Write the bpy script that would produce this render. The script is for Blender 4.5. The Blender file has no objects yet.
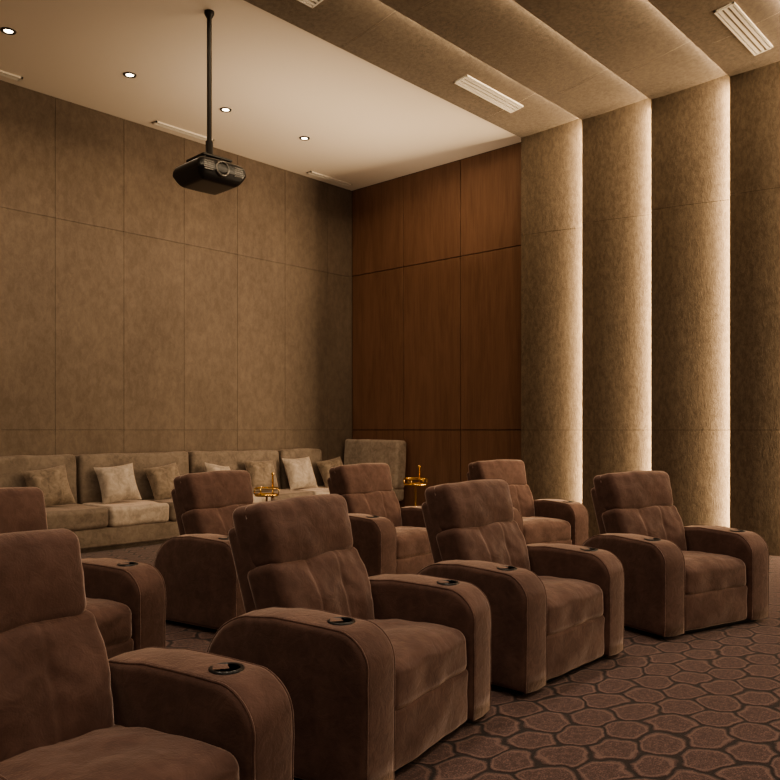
import bpy, math, random
from mathutils import Vector, Matrix, noise
random.seed(4)
S = bpy.context.scene
COL = S.collection
try:
    S.view_settings.look = 'AgX - Medium High Contrast'
except Exception as ex:
    print(ex)

# ------------------------------------------------------------------ materials
class NT:
    def __init__(s, name):
        m = bpy.data.materials.new(name); m.use_nodes = True
        s.m = m; s.t = m.node_tree; s.n = s.t.nodes; s.l = s.t.links
        s.b = s.n['Principled BSDF']
    def node(s, typ, **kw):
        nd = s.n.new(typ)
        for k, v in kw.items():
            setattr(nd, k, v)
        return nd
    def put(s, sock, v):
        if isinstance(v, (int, float)): sock.default_value = v
        elif isinstance(v, (tuple, list)): sock.default_value = v
        else: s.l.new(v, sock)
    def math(s, op, a, b=0.0, c=0.0):
        nd = s.node('ShaderNodeMath', operation=op)
        s.put(nd.inputs[0], a); s.put(nd.inputs[1], b)
        if op in ('SMOOTH_MIN', 'SMOOTH_MAX', 'MULTIPLY_ADD', 'COMPARE'): s.put(nd.inputs[2], c)
        return nd.outputs[0]
    def ss(s, v, a, b, x=0.0, y=1.0):
        nd = s.node('ShaderNodeMapRange', interpolation_type='SMOOTHSTEP')
        s.put(nd.inputs[0], v); s.put(nd.inputs[1], a); s.put(nd.inputs[2], b)
        s.put(nd.inputs[3], x); s.put(nd.inputs[4], y)
        return nd.outputs[0]
    def coord(s, scale=(1, 1, 1), kind='Object'):
        tc = s.node('ShaderNodeTexCoord'); mp = s.node('ShaderNodeMapping')
        s.l.new(tc.outputs[kind], mp.inputs[0]); mp.inputs['Scale'].default_value = scale
        return mp.outputs[0]
    def noise(s, vec, scale, detail=4, rough=.6, dist=0):
        nd = s.node('ShaderNodeTexNoise')
        s.l.new(vec, nd.inputs['Vector']); nd.inputs['Scale'].default_value = scale
        nd.inputs['Detail'].default_value = detail; nd.inputs['Roughness'].default_value = rough
        nd.inputs['Distortion'].default_value = dist
        return nd.outputs['Fac']
    def mix(s, f, a, b):
        nd = s.node('ShaderNodeMix', data_type='RGBA')
        s.put(nd.inputs[0], f)
        s.put(nd.inputs[6], a if not isinstance(a, tuple) else (*a, 1))
        s.put(nd.inputs[7], b if not isinstance(b, tuple) else (*b, 1))
        return nd.outputs[2]
    def bump(s, h, strength, dist=.01):
        nd = s.node('ShaderNodeBump'); s.l.new(h, nd.inputs['Height'])
        nd.inputs['Strength'].default_value = strength; nd.inputs['Distance'].default_value = dist
        s.l.new(nd.outputs[0], s.b.inputs['Normal'])
    def set(s, **kw):
        for k, v in kw.items():
            k = k.replace('_', ' ')
            sk = s.b.inputs[k]
            if isinstance(v, tuple) and len(v) == 3: v = (*v, 1)
            s.put(sk, v)
        return s

def plain(name, col, rough=.6, metal=0, emit=None, es=0):
    a = NT(name); a.set(Base_Color=col, Roughness=rough, Metallic=metal)
    v = a.noise(a.coord(), 60, 2); a.bump(v, .03, .002)
    if emit: a.set(Emission_Color=emit, Emission_Strength=es)
    return a.m

def mottled(name, dark, light, stretch=(1, 1, .35), sc=14, rough=.85, bump=.25, sheen=.15, big=.3, lo=.36, hi=.66):
    a = NT(name); c = a.coord(stretch)
    n1 = a.noise(c, sc, 10, .78, .3); n2 = a.noise(a.coord((1, 1, .6)), 1.6, 3, .55)
    n3 = a.noise(a.coord((1, 1, .3)), 110, 2, .6)
    f = a.math('ADD', a.ss(n1, lo, hi, 0, 1 - big), a.ss(n2, .3, .7, 0, big))
    f = a.math('ADD', a.math('MULTIPLY', f, .75), a.math('MULTIPLY', n3, .25))
    a.set(Base_Color=a.mix(f, dark, light), Roughness=rough, Sheen_Weight=sheen, Sheen_Roughness=.5,
          Specular_IOR_Level=.2)
    a.bump(a.math('ADD', n1, n3), bump, .004)
    return a.m

M = {}
M['wallfab'] = mottled('acoustic_wall_fabric', (.090, .066, .050), (.178, .136, .105), sc=11, stretch=(1, 1, .6), big=.35, lo=.32, hi=.68)
M['finfab'] = mottled('fin_panel_fabric', (.085, .062, .043), (.200, .152, .107), sc=24, bump=.7, stretch=(1, 1, .5), big=.2, lo=.34, hi=.65)
M['ceil'] = plain('ceiling_paint', (.74, .65, .54), .9)
M['dark'] = plain('seam_dark', (.045, .032, .023), .9)
M['brass'] = plain('brass_metal', (.75, .48, .16), .22, 1)
M['black'] = plain('black_plastic', (.012, .012, .013), .28)
M['cupshade'] = plain('cup_well_shade', (.006, .006, .006), .5)  # near-black colour of a flat disc, stands in for shade inside the cup recess
M['blackmatte'] = plain('black_metal', (.02, .018, .017), .5, .3)
M['vent'] = plain('vent_white', (.75, .69, .60), .5)
M['glow'] = plain('downlight_glow', (1, .9, .75), .4, 0, (1, .84, .62, 1), 12)
M['lens'] = plain('lens_glass', (.02, .02, .03), .03)
M['lensring'] = plain('lens_ring', (.10, .095, .09), .3, .8)

def wood():
    a = NT('walnut_veneer'); 
    g = a.noise(a.coord((1, 1, .04)), 55, 5, .65, .3)
    h = a.noise(a.coord((1, 1, .12)), 5, 4, .6, 1.5)
    f = a.math('ADD', a.math('MULTIPLY', a.ss(g, .3, .7), .5), a.math('MULTIPLY', a.ss(h, .3, .7), .5))
    a.set(Base_Color=a.mix(f, (.130, .068, .042), (.215, .118, .076)), Roughness=.4, Specular_IOR_Level=.4)
    a.bump(g, .12, .002); return a.m
M['wood'] = wood()

def suede(name, d, l, sheen=.6, tint=(1, .78, .67, 1)):
    a = NT(name)
    n = a.noise(a.coord(), 5, 5, .6, .8); n2 = a.noise(a.coord(), 160, 2, .6); n3 = a.noise(a.coord(), 16, 4, .6, 1.0)
    f = a.math('ADD', a.math('MULTIPLY', a.ss(n, .3, .7), .6), a.math('MULTIPLY', a.ss(n3, .35, .65), .4))
    a.set(Base_Color=a.mix(f, d, l), Roughness=.8, Sheen_Weight=sheen, Sheen_Roughness=.35,
          Specular_IOR_Level=.2)
    a.b.inputs['Sheen Tint'].default_value = tint
    a.bump(a.math('ADD', a.math('MULTIPLY', n2, .3), n3), .25, .014); return a.m
M['suede'] = suede('brown_suede', (.082, .045, .036), (.138, .079, .063), 1.1)
M['sofa'] = suede('taupe_velvet', (.12, .092, .073), (.21, .167, .135), .4)
M['pillowA'] = suede('pillow_taupe', (.11, .083, .063), (.28, .22, .17), .6)
M['pillowB'] = suede('pillow_silver', (.25, .205, .17), (.45, .38, .32), .7)

def carpet():
    a = NT('patterned_carpet')
    tc = a.node('ShaderNodeTexCoord'); mp = a.node('ShaderNodeMapping'); a.l.new(tc.outputs['Object'], mp.inputs[0])
    mp.inputs['Rotation'].default_value = (0, 0, math.radians(-20)); mp.inputs['Scale'].default_value = (4.0, 5.4, 1)
    sp = a.node('ShaderNodeSeparateXYZ'); a.l.new(mp.outputs[0], sp.inputs[0])
    w1 = a.math('MULTIPLY', a.math('SUBTRACT', a.noise(mp.outputs[0], 1.0, 2), .5), .55)
    w2 = a.math('MULTIPLY', a.math('SUBTRACT', a.noise(mp.outputs[0], 1.3, 1), .5), .55)
    X = a.math('ADD', sp.outputs[0], w1); Y = a.math('SUBTRACT', sp.outputs[1], w2)
    R = 1.7320508
    def cell(ox, oy):
        x = a.math('SUBTRACT', a.math('FLOORED_MODULO', a.math('ADD', X, 100 + ox), 1.0), .5)
        y = a.math('SUBTRACT', a.math('FLOORED_MODULO', a.math('ADD', Y, 100 * R + oy), R), R / 2)
        ax = a.math('ABSOLUTE', x); ay = a.math('ABSOLUTE', y)
        return a.math('SMOOTH_MAX', a.math('ADD', a.math('MULTIPLY', ax, .5), a.math('MULTIPLY', ay, .8660254)), ax, .22)
    h = a.math('MINIMUM', cell(0, 0), cell(.5, R / 2))
    line = a.ss(h, .445, .485)
    edge = a.math('MULTIPLY', a.ss(h, .375, .40), a.ss(h, .45, .425))    # lighter border just inside the outline
    fine = a.noise(tc.outputs['Object'], 150, 2, .7); mid = a.noise(tc.outputs['Object'], 38, 3, .8)
    base = a.mix(a.ss(fine, .38, .62), (.040, .020, .017), (.190, .108, .090))
    base = a.mix(a.ss(mid, .40, .60, 0, .7), base, (.042, .021, .018))
    base = a.mix(a.math('MULTIPLY', edge, .45), base, (.22, .135, .112))
    col = a.mix(a.math('MULTIPLY', line, .95), base, (.012, .006, .0055))
    a.set(Base_Color=col, Roughness=.95, Sheen_Weight=.1)
    a.bump(a.math('ADD', a.math('MULTIPLY', fine, .6), a.math('MULTIPLY', line, -.8)), .5, .008)
    return a.m
M['carpet'] = carpet()

# ------------------------------------------------------------------ mesh helpers
def mesh_obj(name, verts, faces, mats, smooth=False, fm=None, parent=None, link=True):
    me = bpy.data.meshes.new(name); me.from_pydata([tuple(v) for v in verts], [], faces)
    for m in (mats if isinstance(mats, (list, tuple)) else [mats]): me.materials.append(m)
    if fm: me.polygons.foreach_set('material_index', fm)
    if smooth: me.polygons.foreach_set('use_smooth', [True] * len(me.polygons))
    me.update()
    ob = bpy.data.objects.new(name, me)
    if link: COL.objects.link(ob)
    if parent: ob.parent = parent
    return ob

class MB:
    def __init__(s): s.v = []; s.f = []; s.m = []; 
    def add(s, vf, mi=0, T=None):
        v, f = vf; o = len(s.v)
        s.v += [(T @ Vector(p)) if T else Vector(p) for p in v]
        s.f += [tuple(i + o for i in q) for q in f]; s.m += [mi] * len(f)
        return s
    def obj(s, name, mats, smooth=True, parent=None):
        return mesh_obj(name, s.v, s.f, mats, smooth, s.m, parent)

def box(x0, x1, y0, y1, z0, z1):
    v = [(x, y, z) for x in (x0, x1) for y in (y0, y1) for z in (z0, z1)]
    f = [(0, 1, 3, 2), (4, 6, 7, 5), (0, 4, 5, 1), (2, 3, 7, 6), (0, 2, 6, 4), (1, 5, 7, 3)]
    return v, f

def rbox(w, d, h, r, n=8, fn=None, k=4):
    hs = (w / 2, d / 2, h / 2); r = min(r, min(hs) * .98)
    ax = []
    for H in hs:
        c = [H - r + r * math.tan(math.pi / 4 * i / k) for i in range(k + 1)]
        inn = [(-(H - r) + 2 * (H - r) * i / n) for i in range(1, n)]
        ax.append([-q for q in reversed(c)] + inn + c)
    V = []; D = {}; F = []
    def idx(p):
        key = tuple(round(q, 6) for q in p)
        if key not in D:
            q = [max(-(H - r), min(H - r, c)) for c, H in zip(p, hs)]
            dv = Vector([a - b for a, b in zip(p, q)])
            L = dv.length
            res = Vector(q) + (dv / L * r if L > 1e-9 else dv)
            if fn: res = Vector(fn(res))
            D[key] = len(V); V.append(res)
        return D[key]
    for a in range(3):
        b, c = (a + 1) % 3, (a + 2) % 3
        for sgn in (-1, 1):
            for i in range(len(ax[b]) - 1):
                for j in range(len(ax[c]) - 1):
                    q = []
                    for (di, dj) in ((0, 0), (1, 0), (1, 1), (0, 1)):
                        p = [0, 0, 0]; p[a] = sgn * hs[a]; p[b] = ax[b][i + di]; p[c] = ax[c][j + dj]; q.append(idx(p))
                    if sgn < 0: q.reverse()
                    F.append(tuple(q))
    return V, F

def lathe(prof, n=32):
    V = []; F = []
    for (r, z) in prof:
        for i in range(n):
            t = 2 * math.pi * i / n; V.append((r * math.cos(t), r * math.sin(t), z))
    for k in range(len(prof) - 1):
        for i in range(n):
            j = (i + 1) % n
            F.append((k * n + i, k * n + j, (k + 1) * n + j, (k + 1) * n + i))
    if prof[0][0] > 1e-6: F.append(tuple(reversed(range(n))))
    if prof[-1][0] > 1e-6: F.append(tuple(range((len(prof) - 1) * n, len(prof) * n)))
    return V, F

def torus(R, r, n=36, m=8):
    V = []; F = []
    for i in range(n):
        a = 2 * math.pi * i / n
        for j in range(m):
            b = 2 * math.pi * j / m
            V.append(((R + r * math.cos(b)) * math.cos(a), (R + r * math.cos(b)) * math.sin(a), r * math.sin(b)))
    for i in range(n):
        for j in range(m):
            i2, j2 = (i + 1) % n, (j + 1) % m
            F.append((i * m + j, i2 * m + j, i2 * m + j2, i * m + j2))
    return V, F

def prof_normals(prof):
    n = len(prof); nor = []
    for i in range(n):
        a, b = Vector(prof[i - 1]), Vector(prof[(i + 1) % n]); t = (b - a).normalized(); nor.append(Vector((t.y, -t.x)))
    area = sum(prof[i][0] * prof[(i + 1) % n][1] - prof[(i + 1) % n][0] * prof[i][1] for i in range(n))
    if area < 0: nor = [-q for q in nor]
    return nor

def slab_profile(prof, w, r, k=5, puff=0.0):
    """closed (y,z) outline swept over x with rounded side edges"""
    n = len(prof); nor = prof_normals(prof)
    L = [(-w / 2 + r * (1 - math.cos(math.pi / 2 * i / k)), r * (1 - math.sin(math.pi / 2 * i / k))) for i in range(k + 1)]
    Rr = [(-x, o) for x, o in reversed(L)]
    allr = L + [(0, -puff)] + Rr
    V = []; F = []
    cy = sum(p[0] for p in prof) / n; cz = sum(p[1] for p in prof) / n
    for x, o in allr:
        for p, q in zip(prof, nor): V.append((x, p[0] - q.x * o, p[1] - q.y * o))
    m = len(allr)
    for a in range(m - 1):
        for i in range(n):
            j = (i + 1) % n; F.append((a * n + i, a * n + j, (a + 1) * n + j, (a + 1) * n + i))
    for side, off in ((-1, 0), (1, (m - 1) * n)):
        prev = off
        for s in (.75, .45, .2):
            st = len(V)
            for i in range(n):
                v = V[off + i]; V.append((side * (w / 2 + .008 * (1 - s)), cy + (v[1] - cy) * s, cz + (v[2] - cz) * s))
            for i in range(n):
                j = (i + 1) % n; F.append((prev + i, st + i, st + j, prev + j) if side < 0 else (prev + i, prev + j, st + j, st + i))
            prev = st
        V.append((side * (w / 2 + .009), cy, cz)); c = len(V) - 1
        for i in range(n):
            j = (i + 1) % n; F.append((prev + i, c, prev + j) if side < 0 else (prev + i, prev + j, c))
    return V, F

def piping(prof, x, off, r, i0, i1, m=8):
    nor = prof_normals(prof); V = []; F = []
    idx = list(range(i0, i1))
    for i in idx:
        p, q = prof[i], nor[i]
        for j in range(m):
            a = 2 * math.pi * j / m; o = -off + r * math.cos(a)
            V.append((x + r * math.sin(a), p[0] + q.x * o, p[1] + q.y * o))
    for k in range(len(idx) - 1):
        for j in range(m):
            j2 = (j + 1) % m; F.append((k * m + j, k * m + j2, (k + 1) * m + j2, (k + 1) * m + j))
    return V, F

def fix_normals(ob):
    import bmesh
    bm = bmesh.new(); bm.from_mesh(ob.data); bmesh.ops.recalc_face_normals(bm, faces=bm.faces); bm.to_mesh(ob.data); bm.free()

# ------------------------------------------------------------------ room shell
XW, YW, ZC = 8.87, 8.9, 5.1
ZF = 5.2
X0, Y0 = -3.0, -3.5
b = MB().add(box(X0, XW + .15, Y0, YW + .15, -.12, 0)); b.obj('floor', [M['carpet']], False)

b = MB().add(box(X0, XW + .15, YW + .03, YW + .15, 0, 5.35), 1)
xs = [4.09 + .85 * i for i in range(-9, 6)]
xs = [x for x in xs if X0 < x < XW - .1]; xs = [X0] + xs + [XW]
zs = [0.0, 1.3, 3.72, ZC]
g = .0012
for i in range(len(xs) - 1):
    for j in range(3):
        x0, x1 = xs[i] + g, xs[i + 1] - g; z0, z1 = zs[j] + g, zs[j + 1] - g
        v, f = rbox(x1 - x0, .04, z1 - z0, .004, 1, None, 2)
        b.add((v, f), 0, Matrix.Translation(((x0 + x1) / 2, YW + .02, (z0 + z1) / 2)))
ob = b.obj('wall_left', [M['wallfab'], M['dark']], False)

b = MB().add(box(XW + .03, XW + .15, Y0, YW, 0, 5.35), 1)
ys = [8.9, 7.82, 6.75, 5.66]
zs = [0.0, 1.3, 3.74, ZC]
g = .005
for i in range(3):
    for j in range(3):
        y1, y0 = ys[i] - g, ys[i + 1] + g; z0, z1 = zs[j] + g, zs[j + 1] - g
        v, f = rbox(.04, y1 - y0, z1 - z0, .004, 1, None, 2)
        b.add((v, f), 0, Matrix.Translation((XW + .02, (y0 + y1) / 2, (z0 + z1) / 2)))
b.obj('wall_right', [M['wood'], M['dark']], False)

b = MB().add(box(X0, XW, 5.6, YW + .03, ZC, ZC + .25)).add(box(X0, XW + .03, Y0, 5.6, ZF + .02, ZF + .15))
b.obj('ceiling', [M['ceil']], False)

PITCH = .87; YL0 = 5.60
NF = 10
g = .002
def fin_profile(depth):
    pts = []
    for i in range(17):
        s = i / 16; pts.append((s * (PITCH + .035), depth * (1 - s ** 1.6) + .012))
    return pts
for i in range(NF):
    yl = YL0 - PITCH * i
    b = MB()
    pr = fin_profile(.21)
    for (z0, z1) in ((0, 1.3 - g), (1.3 + g, 3.8 - g), (3.8 + g, ZF)):
        V = []; F = []
        for (s, d) in pr: V += [(XW - d, yl - s, z0), (XW - d, yl - s, z1)]
        for k in range(len(pr) - 1): F.append((2 * k, 2 * k + 1, 2 * k + 3, 2 * k + 2))
        n = len(V)
        V += [(XW - pr[0][1] + .0, yl, z0), (XW - pr[0][1], yl, z1), (XW + .03, yl, z0), (XW + .03, yl, z1)]
        F.append((n, n + 2, n + 3, n + 1))
        b.add((V, F))
    b.obj('wall_fin_panel', [M['finfab']], False)
    b = MB(); pr = fin_profile(.13)
    segs = [X0, -1.8, .6, 3.0, 5.4, 7.8, XW]
    for j in range(len(segs) - 1):
        x0, x1 = segs[j] + g * .6, segs[j + 1] - g * .6
        V = []; F = []
        for (s, d) in pr: V += [(x0, yl - s, ZF - d), (x1, yl - s, ZF - d)]
        for k in range(len(pr) - 1): F.append((2 * k, 2 * k + 1, 2 * k + 3, 2 * k + 2))
        n = len(V)
        V += [(x0, yl, ZF - pr[0][1]), (x1, yl, ZF - pr[0][1]), (x0, yl, ZF + .02), (x1, yl, ZF + .02)]
        F.append((n, n + 1, n + 3, n + 2))
        b.add((V, F))
    b.obj('ceiling_fin_panel', [M['finfab']], False)

WARM = (1, .77, .50)
def area(name, loc, direction, sx, sy, power, col=WARM, xaxis=None, spread=180):
    L = bpy.data.lights.new(name, 'AREA'); L.shape = 'RECTANGLE'; L.size = sx; L.size_y = sy
    L.energy = power; L.color = col; L.spread = math.radians(spread)
    o = bpy.data.objects.new(name, L); COL.objects.link(o)
    z = -Vector(direction).normalized(); x = Vector(xaxis).normalized(); y = z.cross(x)
    R = Matrix((x, y, z)).transposed().to_4x4()
    o.matrix_world = Matrix.Translation(loc) @ R
    return o
for i in range(1, NF):
    yl = YL0 - PITCH * i
    area('led_strip_light', (XW - .10, yl + .012, 2.55), (.15, 1, 0), 5.0, .03, 60, xaxis=(0, 0, 1))
    area('led_strip_light', (3.2, yl + .012, ZF - .06), (0, 1, .2), 11.0, .02, 46, xaxis=(1, 0, 0))

# ------------------------------------------------------------------ recliner
def tilt_T(y, z, ang):
    return Matrix.Translation((0, y, z)) @ Matrix.Rotation(-ang, 4, 'X')

AZ = .598
def arm_profile():
    p = [(0.005, .03), (0.002, .12), (0, .22), (0, .32), (0, .41)]
    for i in range(0, 13):
        t = math.pi - (math.pi / 2) * i / 12; p.append((.135 + .135 * math.cos(t), AZ - .14 + .14 * math.sin(t)))
    p += [(.24, AZ + .006), (.34, AZ + .010), (.42, AZ + .010), (.49, AZ + .002)]
    for i in range(1, 11):
        t = math.pi / 2 - (math.pi / 2) * i / 10; p.append((.52 + .25 * math.cos(t), AZ - .25 + .25 * math.sin(t)))
    p += [(.77, .24), (.765, .12), (.76, .03), (.6, .03), (.4, .03), (.2, .03)]
    return p

def wr(p, amp, sc, seed=0):
    return noise.noise(Vector(p) * sc + Vector((seed, seed * 2.1, 0))) * amp

AX = .425
def build_recliner_parts():
    parts = []
    AP = arm_profile()
    for nm, sx in (('arm_left', -AX), ('arm_right', AX)):
        b = MB(); b.add(slab_profile(AP, .205, .030, 6, .005))
        for s in (-1, 1):
            b.add(piping(AP, s * .088, .0045, .0045, 0, len(AP) - 3))
        b.v = [Vector((v.x + sx + wr(v, .005, 7, sx * 5), v.y + wr(v, .004, 9, 3), v.z + wr(v, .003, 8, 6) * (v.z > .2))) for v in b.v]
        ob = b.obj(nm, [M['suede']]); fix_normals(ob); parts.append(ob)
        b = MB()
        T = Matrix.Translation((sx, .178, AZ + .005))
        b.add(lathe([(.0395, -.002), (.040, .003), (.044, .005), (.050, .004), (.053, .0), (.053, -.03)], 36), 0, T)
        b.add(lathe([(0, .0015), (.0405, .0015)], 36), 1, T)
        parts.append(b.obj('cup_holder', [M['black'], M['cupshade']]))
    def seat(p):
        x, y, z = p; u = x / .32; v = y / .3
        if z > 0: z += .026 * (1 - u * u) * (1 - v ** 4) - .02 * max(0, v)
        if v < -.6: z -= .012 * (-(v + .6)) * 2
        z += wr((x, y, z), .014, 6, 2) + wr((x, y, z), .005, 17, 1); y += wr((x, y, z), .008, 8, 5)
        return (x, y, z)
    b = MB().add(rbox(.645, .60, .19, .05, 22, seat, 5), 0, Matrix.Translation((0, .315, .345)))
    parts.append(b.obj('seat_cushion', [M['suede']]))
    def foot(p):
        x, y, z = p
        if y < 0: y -= .012 * (1 - (x / .32) ** 2) * (1 - (z / .13) ** 2) + wr(p, .010, 9, 9)
        return (x, y, z)
    b = MB().add(rbox(.642, .12, .24, .028, 14, foot, 4), 0, Matrix.Translation((0, .080, .150)))
    parts.append(b.obj('footrest_panel', [M['suede']]))
    b = MB().add(rbox(.95, .68, .05, .01, 1, None, 2), 0, Matrix.Translation((0, .40, .025)))
    parts.append(b.obj('base_plinth', [M['blackmatte']]))
    A = math.radians(17); T0 = tilt_T(.56, .345, A)
    def lum(p):
        x, y, z = p
        if y < 0:
            bul = .032 * (1 - (z / .21) ** 2)
            gr = sum(math.exp(-((x - c) / .006) ** 2) for c in (-.10, .10)) * .007
            seg = .005 * abs(math.cos((x) / .20 * math.pi)) 
            y -= bul + seg * max(0, 1 - abs(z / .2) ** 3) - gr
            y += wr(p, .014, 6, 4) + wr(p, .004, 18, 4)
        x *= 1 + .03 * (z / .2)
        return (x, y, z)
    b = MB().add(rbox(.61, .17, .40, .04, 50, lum, 4), 0, T0 @ Matrix.Translation((0, -.005, .215)))
    parts.append(b.obj('lumbar_cushion', [M['suede']]))
    def head(p):
        x, y, z = p; w = z / .15
        if y < 0:
            y -= .022 * (1 - w * w) * (1 - (x / .33) ** 4) - .015 * w
            y += wr(p, .016, 6, 8) + wr(p, .004, 18, 4)
        if z > 0: z += .008 * (1 - (x / .3) ** 2) + wr(p, .008, 7, 1)
        x *= 1 + .03 * w
        return (x, y, z)
    b = MB().add(rbox(.605, .20, .275, .042, 22, head, 5), 0, T0 @ Matrix.Translation((0, .005, .530)) @ Matrix.Rotation(math.radians(7), 4, 'X'))
    parts.append(b.obj('headrest', [M['suede']]))
    def shell(p):
        x, y, z = p
        if y > 0: y += .02 * (1 - (x / .3) ** 2)
        return p
    b = MB().add(rbox(.60, .13, .60, .03, 8, shell, 4), 0, T0 @ Matrix.Translation((0, .075, .30)))
    parts.append(b.obj('back_shell', [M['suede']]))
    b = MB().add(rbox(.62, .10, .30, .03, 4, None, 3), 0, Matrix.Translation((0, .70, .20)))
    parts.append(b.obj('rear_panel', [M['suede']]))
    return parts

def empty(name, loc=(0, 0, 0), rz=0):
    e = bpy.data.objects.new(name, None); COL.objects.link(e); e.location = loc; e.rotation_euler = (0, 0, rz)
    e.empty_display_size = .2; return e

proto = build_recliner_parts()
chairs = [(1.01, 1.64, -13), (2.46, 1.98, -11), (3.765, 2.07, 0), (5.20, 1.86, 17),
          (1.75, 3.49, -15), (3.50, 4.10, -9), (5.02, 4.20, 0), (6.38, 3.82, 14)]
for i, (x, y, r) in enumerate(chairs):
    e = empty('recliner_armchair', (x, y, 0), -math.radians(r))
    for p in proto:
        o = p if i == 0 else bpy.data.objects.new(p.name.split('.')[0], p.data)
        if i: COL.objects.link(o)
        o.parent = e

# ------------------------------------------------------------------ sofa
sofa = empty('sectional_sofa')
seams = [1.28, 2.76, 4.24, 5.72, 7.20, 8.02]
def soft(amp, seed):
    def f(p):
        return (p[0] + wr(p, amp * .4, 5, seed), p[1] + wr(p, amp, 4, seed + 1), p[2] + wr(p, amp, 4, seed + 2))
    return f
YB = YW - .02
b = MB()
b.add(rbox(8.80 - 1.28, .86, .20, .02, 1, None, 2), 0, Matrix.Translation(((8.80 + 1.28) / 2, YB - .50, .15)))
b.add(box(1.35, 8.75, YB - .86, YB - .1, 0, .06), 0)
b.obj('sofa_base', [M['sofa']], True, sofa)
for i in range(len(seams) - 1):
    x0, x1 = seams[i], seams[i + 1]; w = x1 - x0
    nc = 2 if w > 1 else 1
    for k in range(nc):
        cw = w / nc
        v = rbox(cw - .012, .74, .22, .05, 10, soft(.014, i * 3 + k), 4)
        MB().add(v, 0, Matrix.Translation((x0 + cw * (k + .5), YB - .59, .36))).obj('seat_cushion', [M['pillowB' if k == 0 and i > 1 else 'sofa']], True, sofa)
    v = rbox(w - .03, .24, .60, .05, 10, soft(.016, i + 20), 4)
    MB().add(v, 0, Matrix.Translation(((x0 + x1) / 2, YB - .14, .72)) @ Matrix.Rotation(math.radians(-5), 4, 'X')).obj('back_cushion', [M['sofa']], True, sofa)
v = rbox(.78, 1.10, .22, .05, 10, soft(.01, 50), 4)
MB().add(v, 0, Matrix.Translation((8.42, YB - .60, .36))).obj('corner_seat_cushion', [M['pillowB']], True, sofa)
v = rbox(.22, 1.14, .72, .05, 10, soft(.012, 51), 4)
MB().add(v, 0, Matrix.Translation((8.70, YB - .62, .79)) @ Matrix.Rotation(math.radians(4), 4, 'Y')).obj('corner_back_cushion', [M['pillowB']], True, sofa)  # paler fabric puts the light falling on the corner back into its colour

def pillow(s, t, seed):
    n = 16; V = []; F = []
    for side in (-1, 1):
        for i in range(n + 1):
            for j in range(n + 1):
                u = -1 + 2 * i / n; w = -1 + 2 * j / n
                h = (max(0, 1 - u ** 4) * max(0, 1 - w ** 4)) ** .6
                h += .14 * noise.noise(Vector((u * 2.2, w * 2.2, seed + side))) * h
                V.append((u * s / 2 * (1 - .09 * (1 - w * w)), side * t / 2 * h, w * s / 2 * (1 - .09 * (1 - u * u))))
    N = (n + 1) ** 2
    for i in range(n):
        for j in range(n):
            a = i * (n + 1) + j; q = (a, a + n + 1, a + n + 2, a + 1)
            F.append(q); F.append(tuple(N + c for c in reversed(q)))
    return V, F
pl = [(3.80, 'A', .46), (4.60, 'B', .46), (5.22, 'A', .44), (6.0, 'B', .42), (6.68, 'A', .46), (7.36, 'B', .48), (8.0, 'A', .44), (2.4, 'B', .44), (1.8, 'A', .44)]
for i, (x, m, s) in enumerate(pl):
    T = Matrix.Translation((x, YB - .46, .475 + s * .46)) @ Matrix.Rotation(math.radians(random.uniform(-8, 8)), 4, 'Y') @ Matrix.Rotation(math.radians(-24), 4, 'X')
    T = T @ Matrix.Rotation(math.radians(random.uniform(-12, 12)), 4, 'Z')
    ob = MB().add(pillow(s, .19, i)).obj('throw_pillow', [M['pillow' + m]], True); fix_normals(ob); ob.matrix_world = T

# ------------------------------------------------------------------ brass side tables
for (x, y, r) in ((4.78, 5.95, .11), (6.86, 5.86, .13)):
    e = empty('brass_side_table', (x, y, 0), math.radians(20))
    MB().add(lathe([(0, 0), (.13, 0), (.13, .012), (.03, .03), (.010, .05), (.010, .66), (.016, .67)], 32)).obj('pedestal', [M['brass']], True, e)
    MB().add(lathe([(0, .67), (r, .67), (r + .004, .675), (r + .004, .69), (r - .002, .69), (r - .004, .68), (0, .68)], 40)).obj('tray_top', [M['brass']], True, e)
    b = MB().add(torus(r + .003, .005), 0, Matrix.Translation((0, 0, .745)))
    for k in range(6):
        a = k * math.pi / 3
        b.add(lathe([(.004, .68), (.004, .745)], 8), 0, Matrix.Translation(((r + .003) * math.cos(a), (r + .003) * math.sin(a), 0)))
    b.add(lathe([(.008, .64), (.008, .86), (.016, .87), (.016, .885), (0, .892)], 16), 0, Matrix.Translation((r + .003, 0, 0)))
    b.obj('gallery_rail', [M['brass']], True, e)

# ------------------------------------------------------------------ ceiling fixtures
def vent(name, xc, yc, zc, L, W, slots=3, tilt=0, th=.02):
    b = MB()
    z0 = -th; z = 0
    fr = .018
    b.add(box(-L / 2, L / 2, -W / 2, -W / 2 + fr, z0, z), 0)
    b.add(box(-L / 2, L / 2, W / 2 - fr, W / 2, z0, z), 0)
    b.add(box(-L / 2, -L / 2 + fr, -W / 2, W / 2, z0, z), 0)
    b.add(box(L / 2 - fr, L / 2, -W / 2, W / 2, z0, z), 0)
    b.add(box(-L / 2 + fr, L / 2 - fr, -W / 2 + fr, W / 2 - fr, z - .006, z), 1)
    if slots > 1:
        p = (W - 2 * fr) / slots
        for k in range(slots):
            yy = -W / 2 + fr + p * (k + .5)
            b.add(box(-L / 2 + fr, L / 2 - fr, yy - p * .27, yy + p * .27, z0 + .002, z - .002), 0)
    ob = b.obj(name, [M['vent'], M['dark']], False)
    ob.location = (xc, yc, zc); ob.rotation_euler = (math.radians(tilt), 0, 0)
    return ob
for xc, yc in ((7.36, 5.18), (4.2, 5.18), (7.80, 2.56), (4.6, 2.52)):
    vent('ceiling_air_vent', xc, yc, ZF - .096, 1.1, .18, 3, -8, .026)
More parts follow.
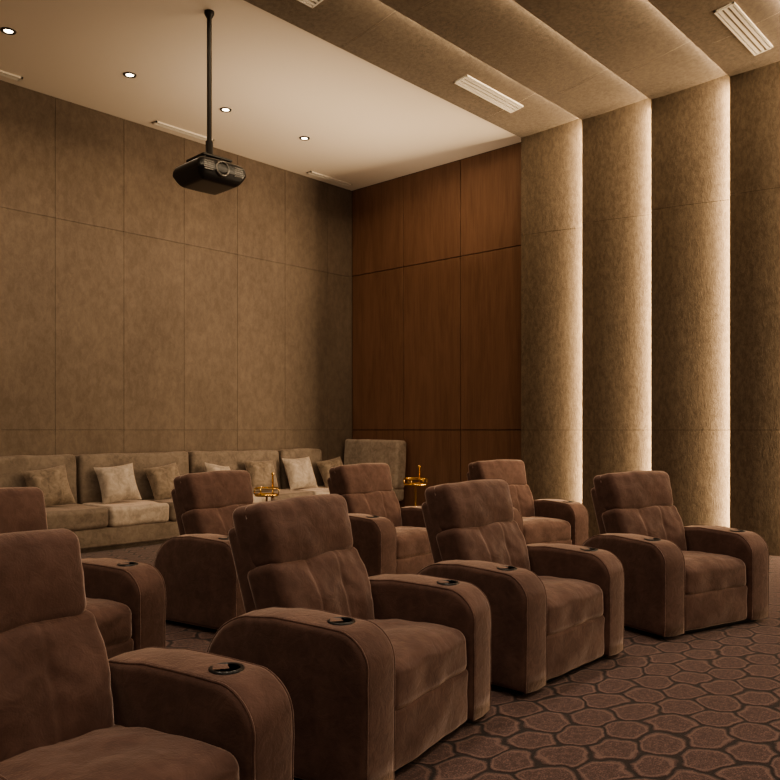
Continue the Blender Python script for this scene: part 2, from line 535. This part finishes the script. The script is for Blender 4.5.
for xc in (3.2, 5.66, 8.2):
    vent('ceiling_slot_vent', xc, 8.70, ZC, .85, .09, 2)

def spot(loc, e, size=110, rad=.12, col=(1, .85, .69), target=None, blend=1):
    L = bpy.data.lights.new('downlight_lamp', 'SPOT'); L.energy = e; L.color = col
    L.spot_size = math.radians(size); L.spot_blend = blend; L.shadow_soft_size = rad
    o = bpy.data.objects.new('downlight_lamp', L); COL.objects.link(o); o.location = loc
    if target is not None:
        o.rotation_euler = (Vector(target) - Vector(loc)).to_track_quat('-Z', 'Y').to_euler()
    return o
def downlight(x, y, z, e, **k):
    b = MB().add(lathe([(.040, .012), (.043, -.008), (.066, -.008), (.070, 0)], 32), 0)
    b.add(lathe([(0, -.003), (.040, -.003)], 24), 1)
    ob = b.obj('recessed_downlight', [M['lensring'], M['glow']], True); ob.location = (x, y, z)
    if e: spot((x, y, z - .03), e, **k)
for x in (.6, 1.85, 3.11, 4.37, 5.61, 6.85):
    downlight(x, 7.75, ZC, 40, size=115, rad=.05)
for x in (.4, 2.4, 4.4, 6.4):
    for y, en in ((-.35, 175), (3.15, 130)):
        downlight(x, y, ZF - .09, en, size=112, rad=.12)
area('added_ceiling_fill', (6.6, 6.8, 3.3), (0, 0, 1), 3.6, 1.2, 25, col=(1, .80, .58), xaxis=(1, 0, 0), spread=140)  # added upward fill without a fixture, brightens the plaster ceiling

# ------------------------------------------------------------------ projector
pe = empty('ceiling_projector', (4.2, 6.05, 0), math.radians(-3))
b = MB()
b.add(lathe([(0, ZC), (.045, ZC), (.045, ZC - .02), (.03, ZC - .05), (.022, ZC - .06), (.022, 3.93), (.034, 3.92), (.034, 3.78), (.05, 3.77), (.05, 3.74)], 24), 0)
b.add(rbox(.30, .30, .02, .005, 1, None, 2), 0, Matrix.Translation((0, 0, 3.745)))
for sx in (-1, 1):
    for sy in (-1, 1):
        b.add(box(sx * .13 - .012, sx * .13 + .012, sy * .13 - .012, sy * .13 + .012, 3.68, 3.75), 0)
b.obj('ceiling_mount', [M['blackmatte']], True, pe)
def pj(p):
    x, y, z = p; k = 1 - .22 * max(0, -z / .1) - .10 * max(0, z / .1) ** 2
    return (x * k, y * k, z + .012 * (1 - (x / .25) ** 2) * (1 if z > 0 else -.4))
MB().add(rbox(.50, .50, .19, .05, 8, pj, 5), 0, Matrix.Translation((0, 0, 3.60))).obj('projector_body', [M['black']], True, pe)
b = MB()
T = Matrix.Translation((-.02, -.225, 3.615)) @ Matrix.Rotation(math.radians(90), 4, 'X')
b.add(lathe([(.074, -.04), (.074, .022), (.068, .030), (.054, .030), (.048, .015), (.047, .005)], 36), 0, T)
b.add(lathe([(0, .018), (.03, .014), (.048, .005)], 36), 1, T)
b.obj('lens_assembly', [M['lensring'], M['lens']], True, pe)
b = MB()
for sx in (-.16, .15):
    for k in range(5):
        b.add(box(sx - .045, sx + .045, -.252, -.235, 3.575 + k * .018, 3.583 + k * .018), 0)
b.obj('vent_grille', [M['lensring']], False, pe)

# ------------------------------------------------------------------ world + camera
w = bpy.data.worlds.new('warm_room_ambient'); S.world = w; w.use_nodes = True
w.node_tree.nodes['Background'].inputs[0].default_value = (1, .80, .62, 1)
w.node_tree.nodes['Background'].inputs[1].default_value = .24

cd = bpy.data.cameras.new('camera'); cam = bpy.data.objects.new('camera', cd); COL.objects.link(cam)
cd.sensor_width = 36; cd.lens = 36 * 790 / 780; cd.shift_y = 40 / 780; cd.clip_start = .05
cam.location = (0, 0, 1.3); cam.rotation_euler = (math.radians(90), 0, math.radians(42.35 - 90))
S.camera = cam
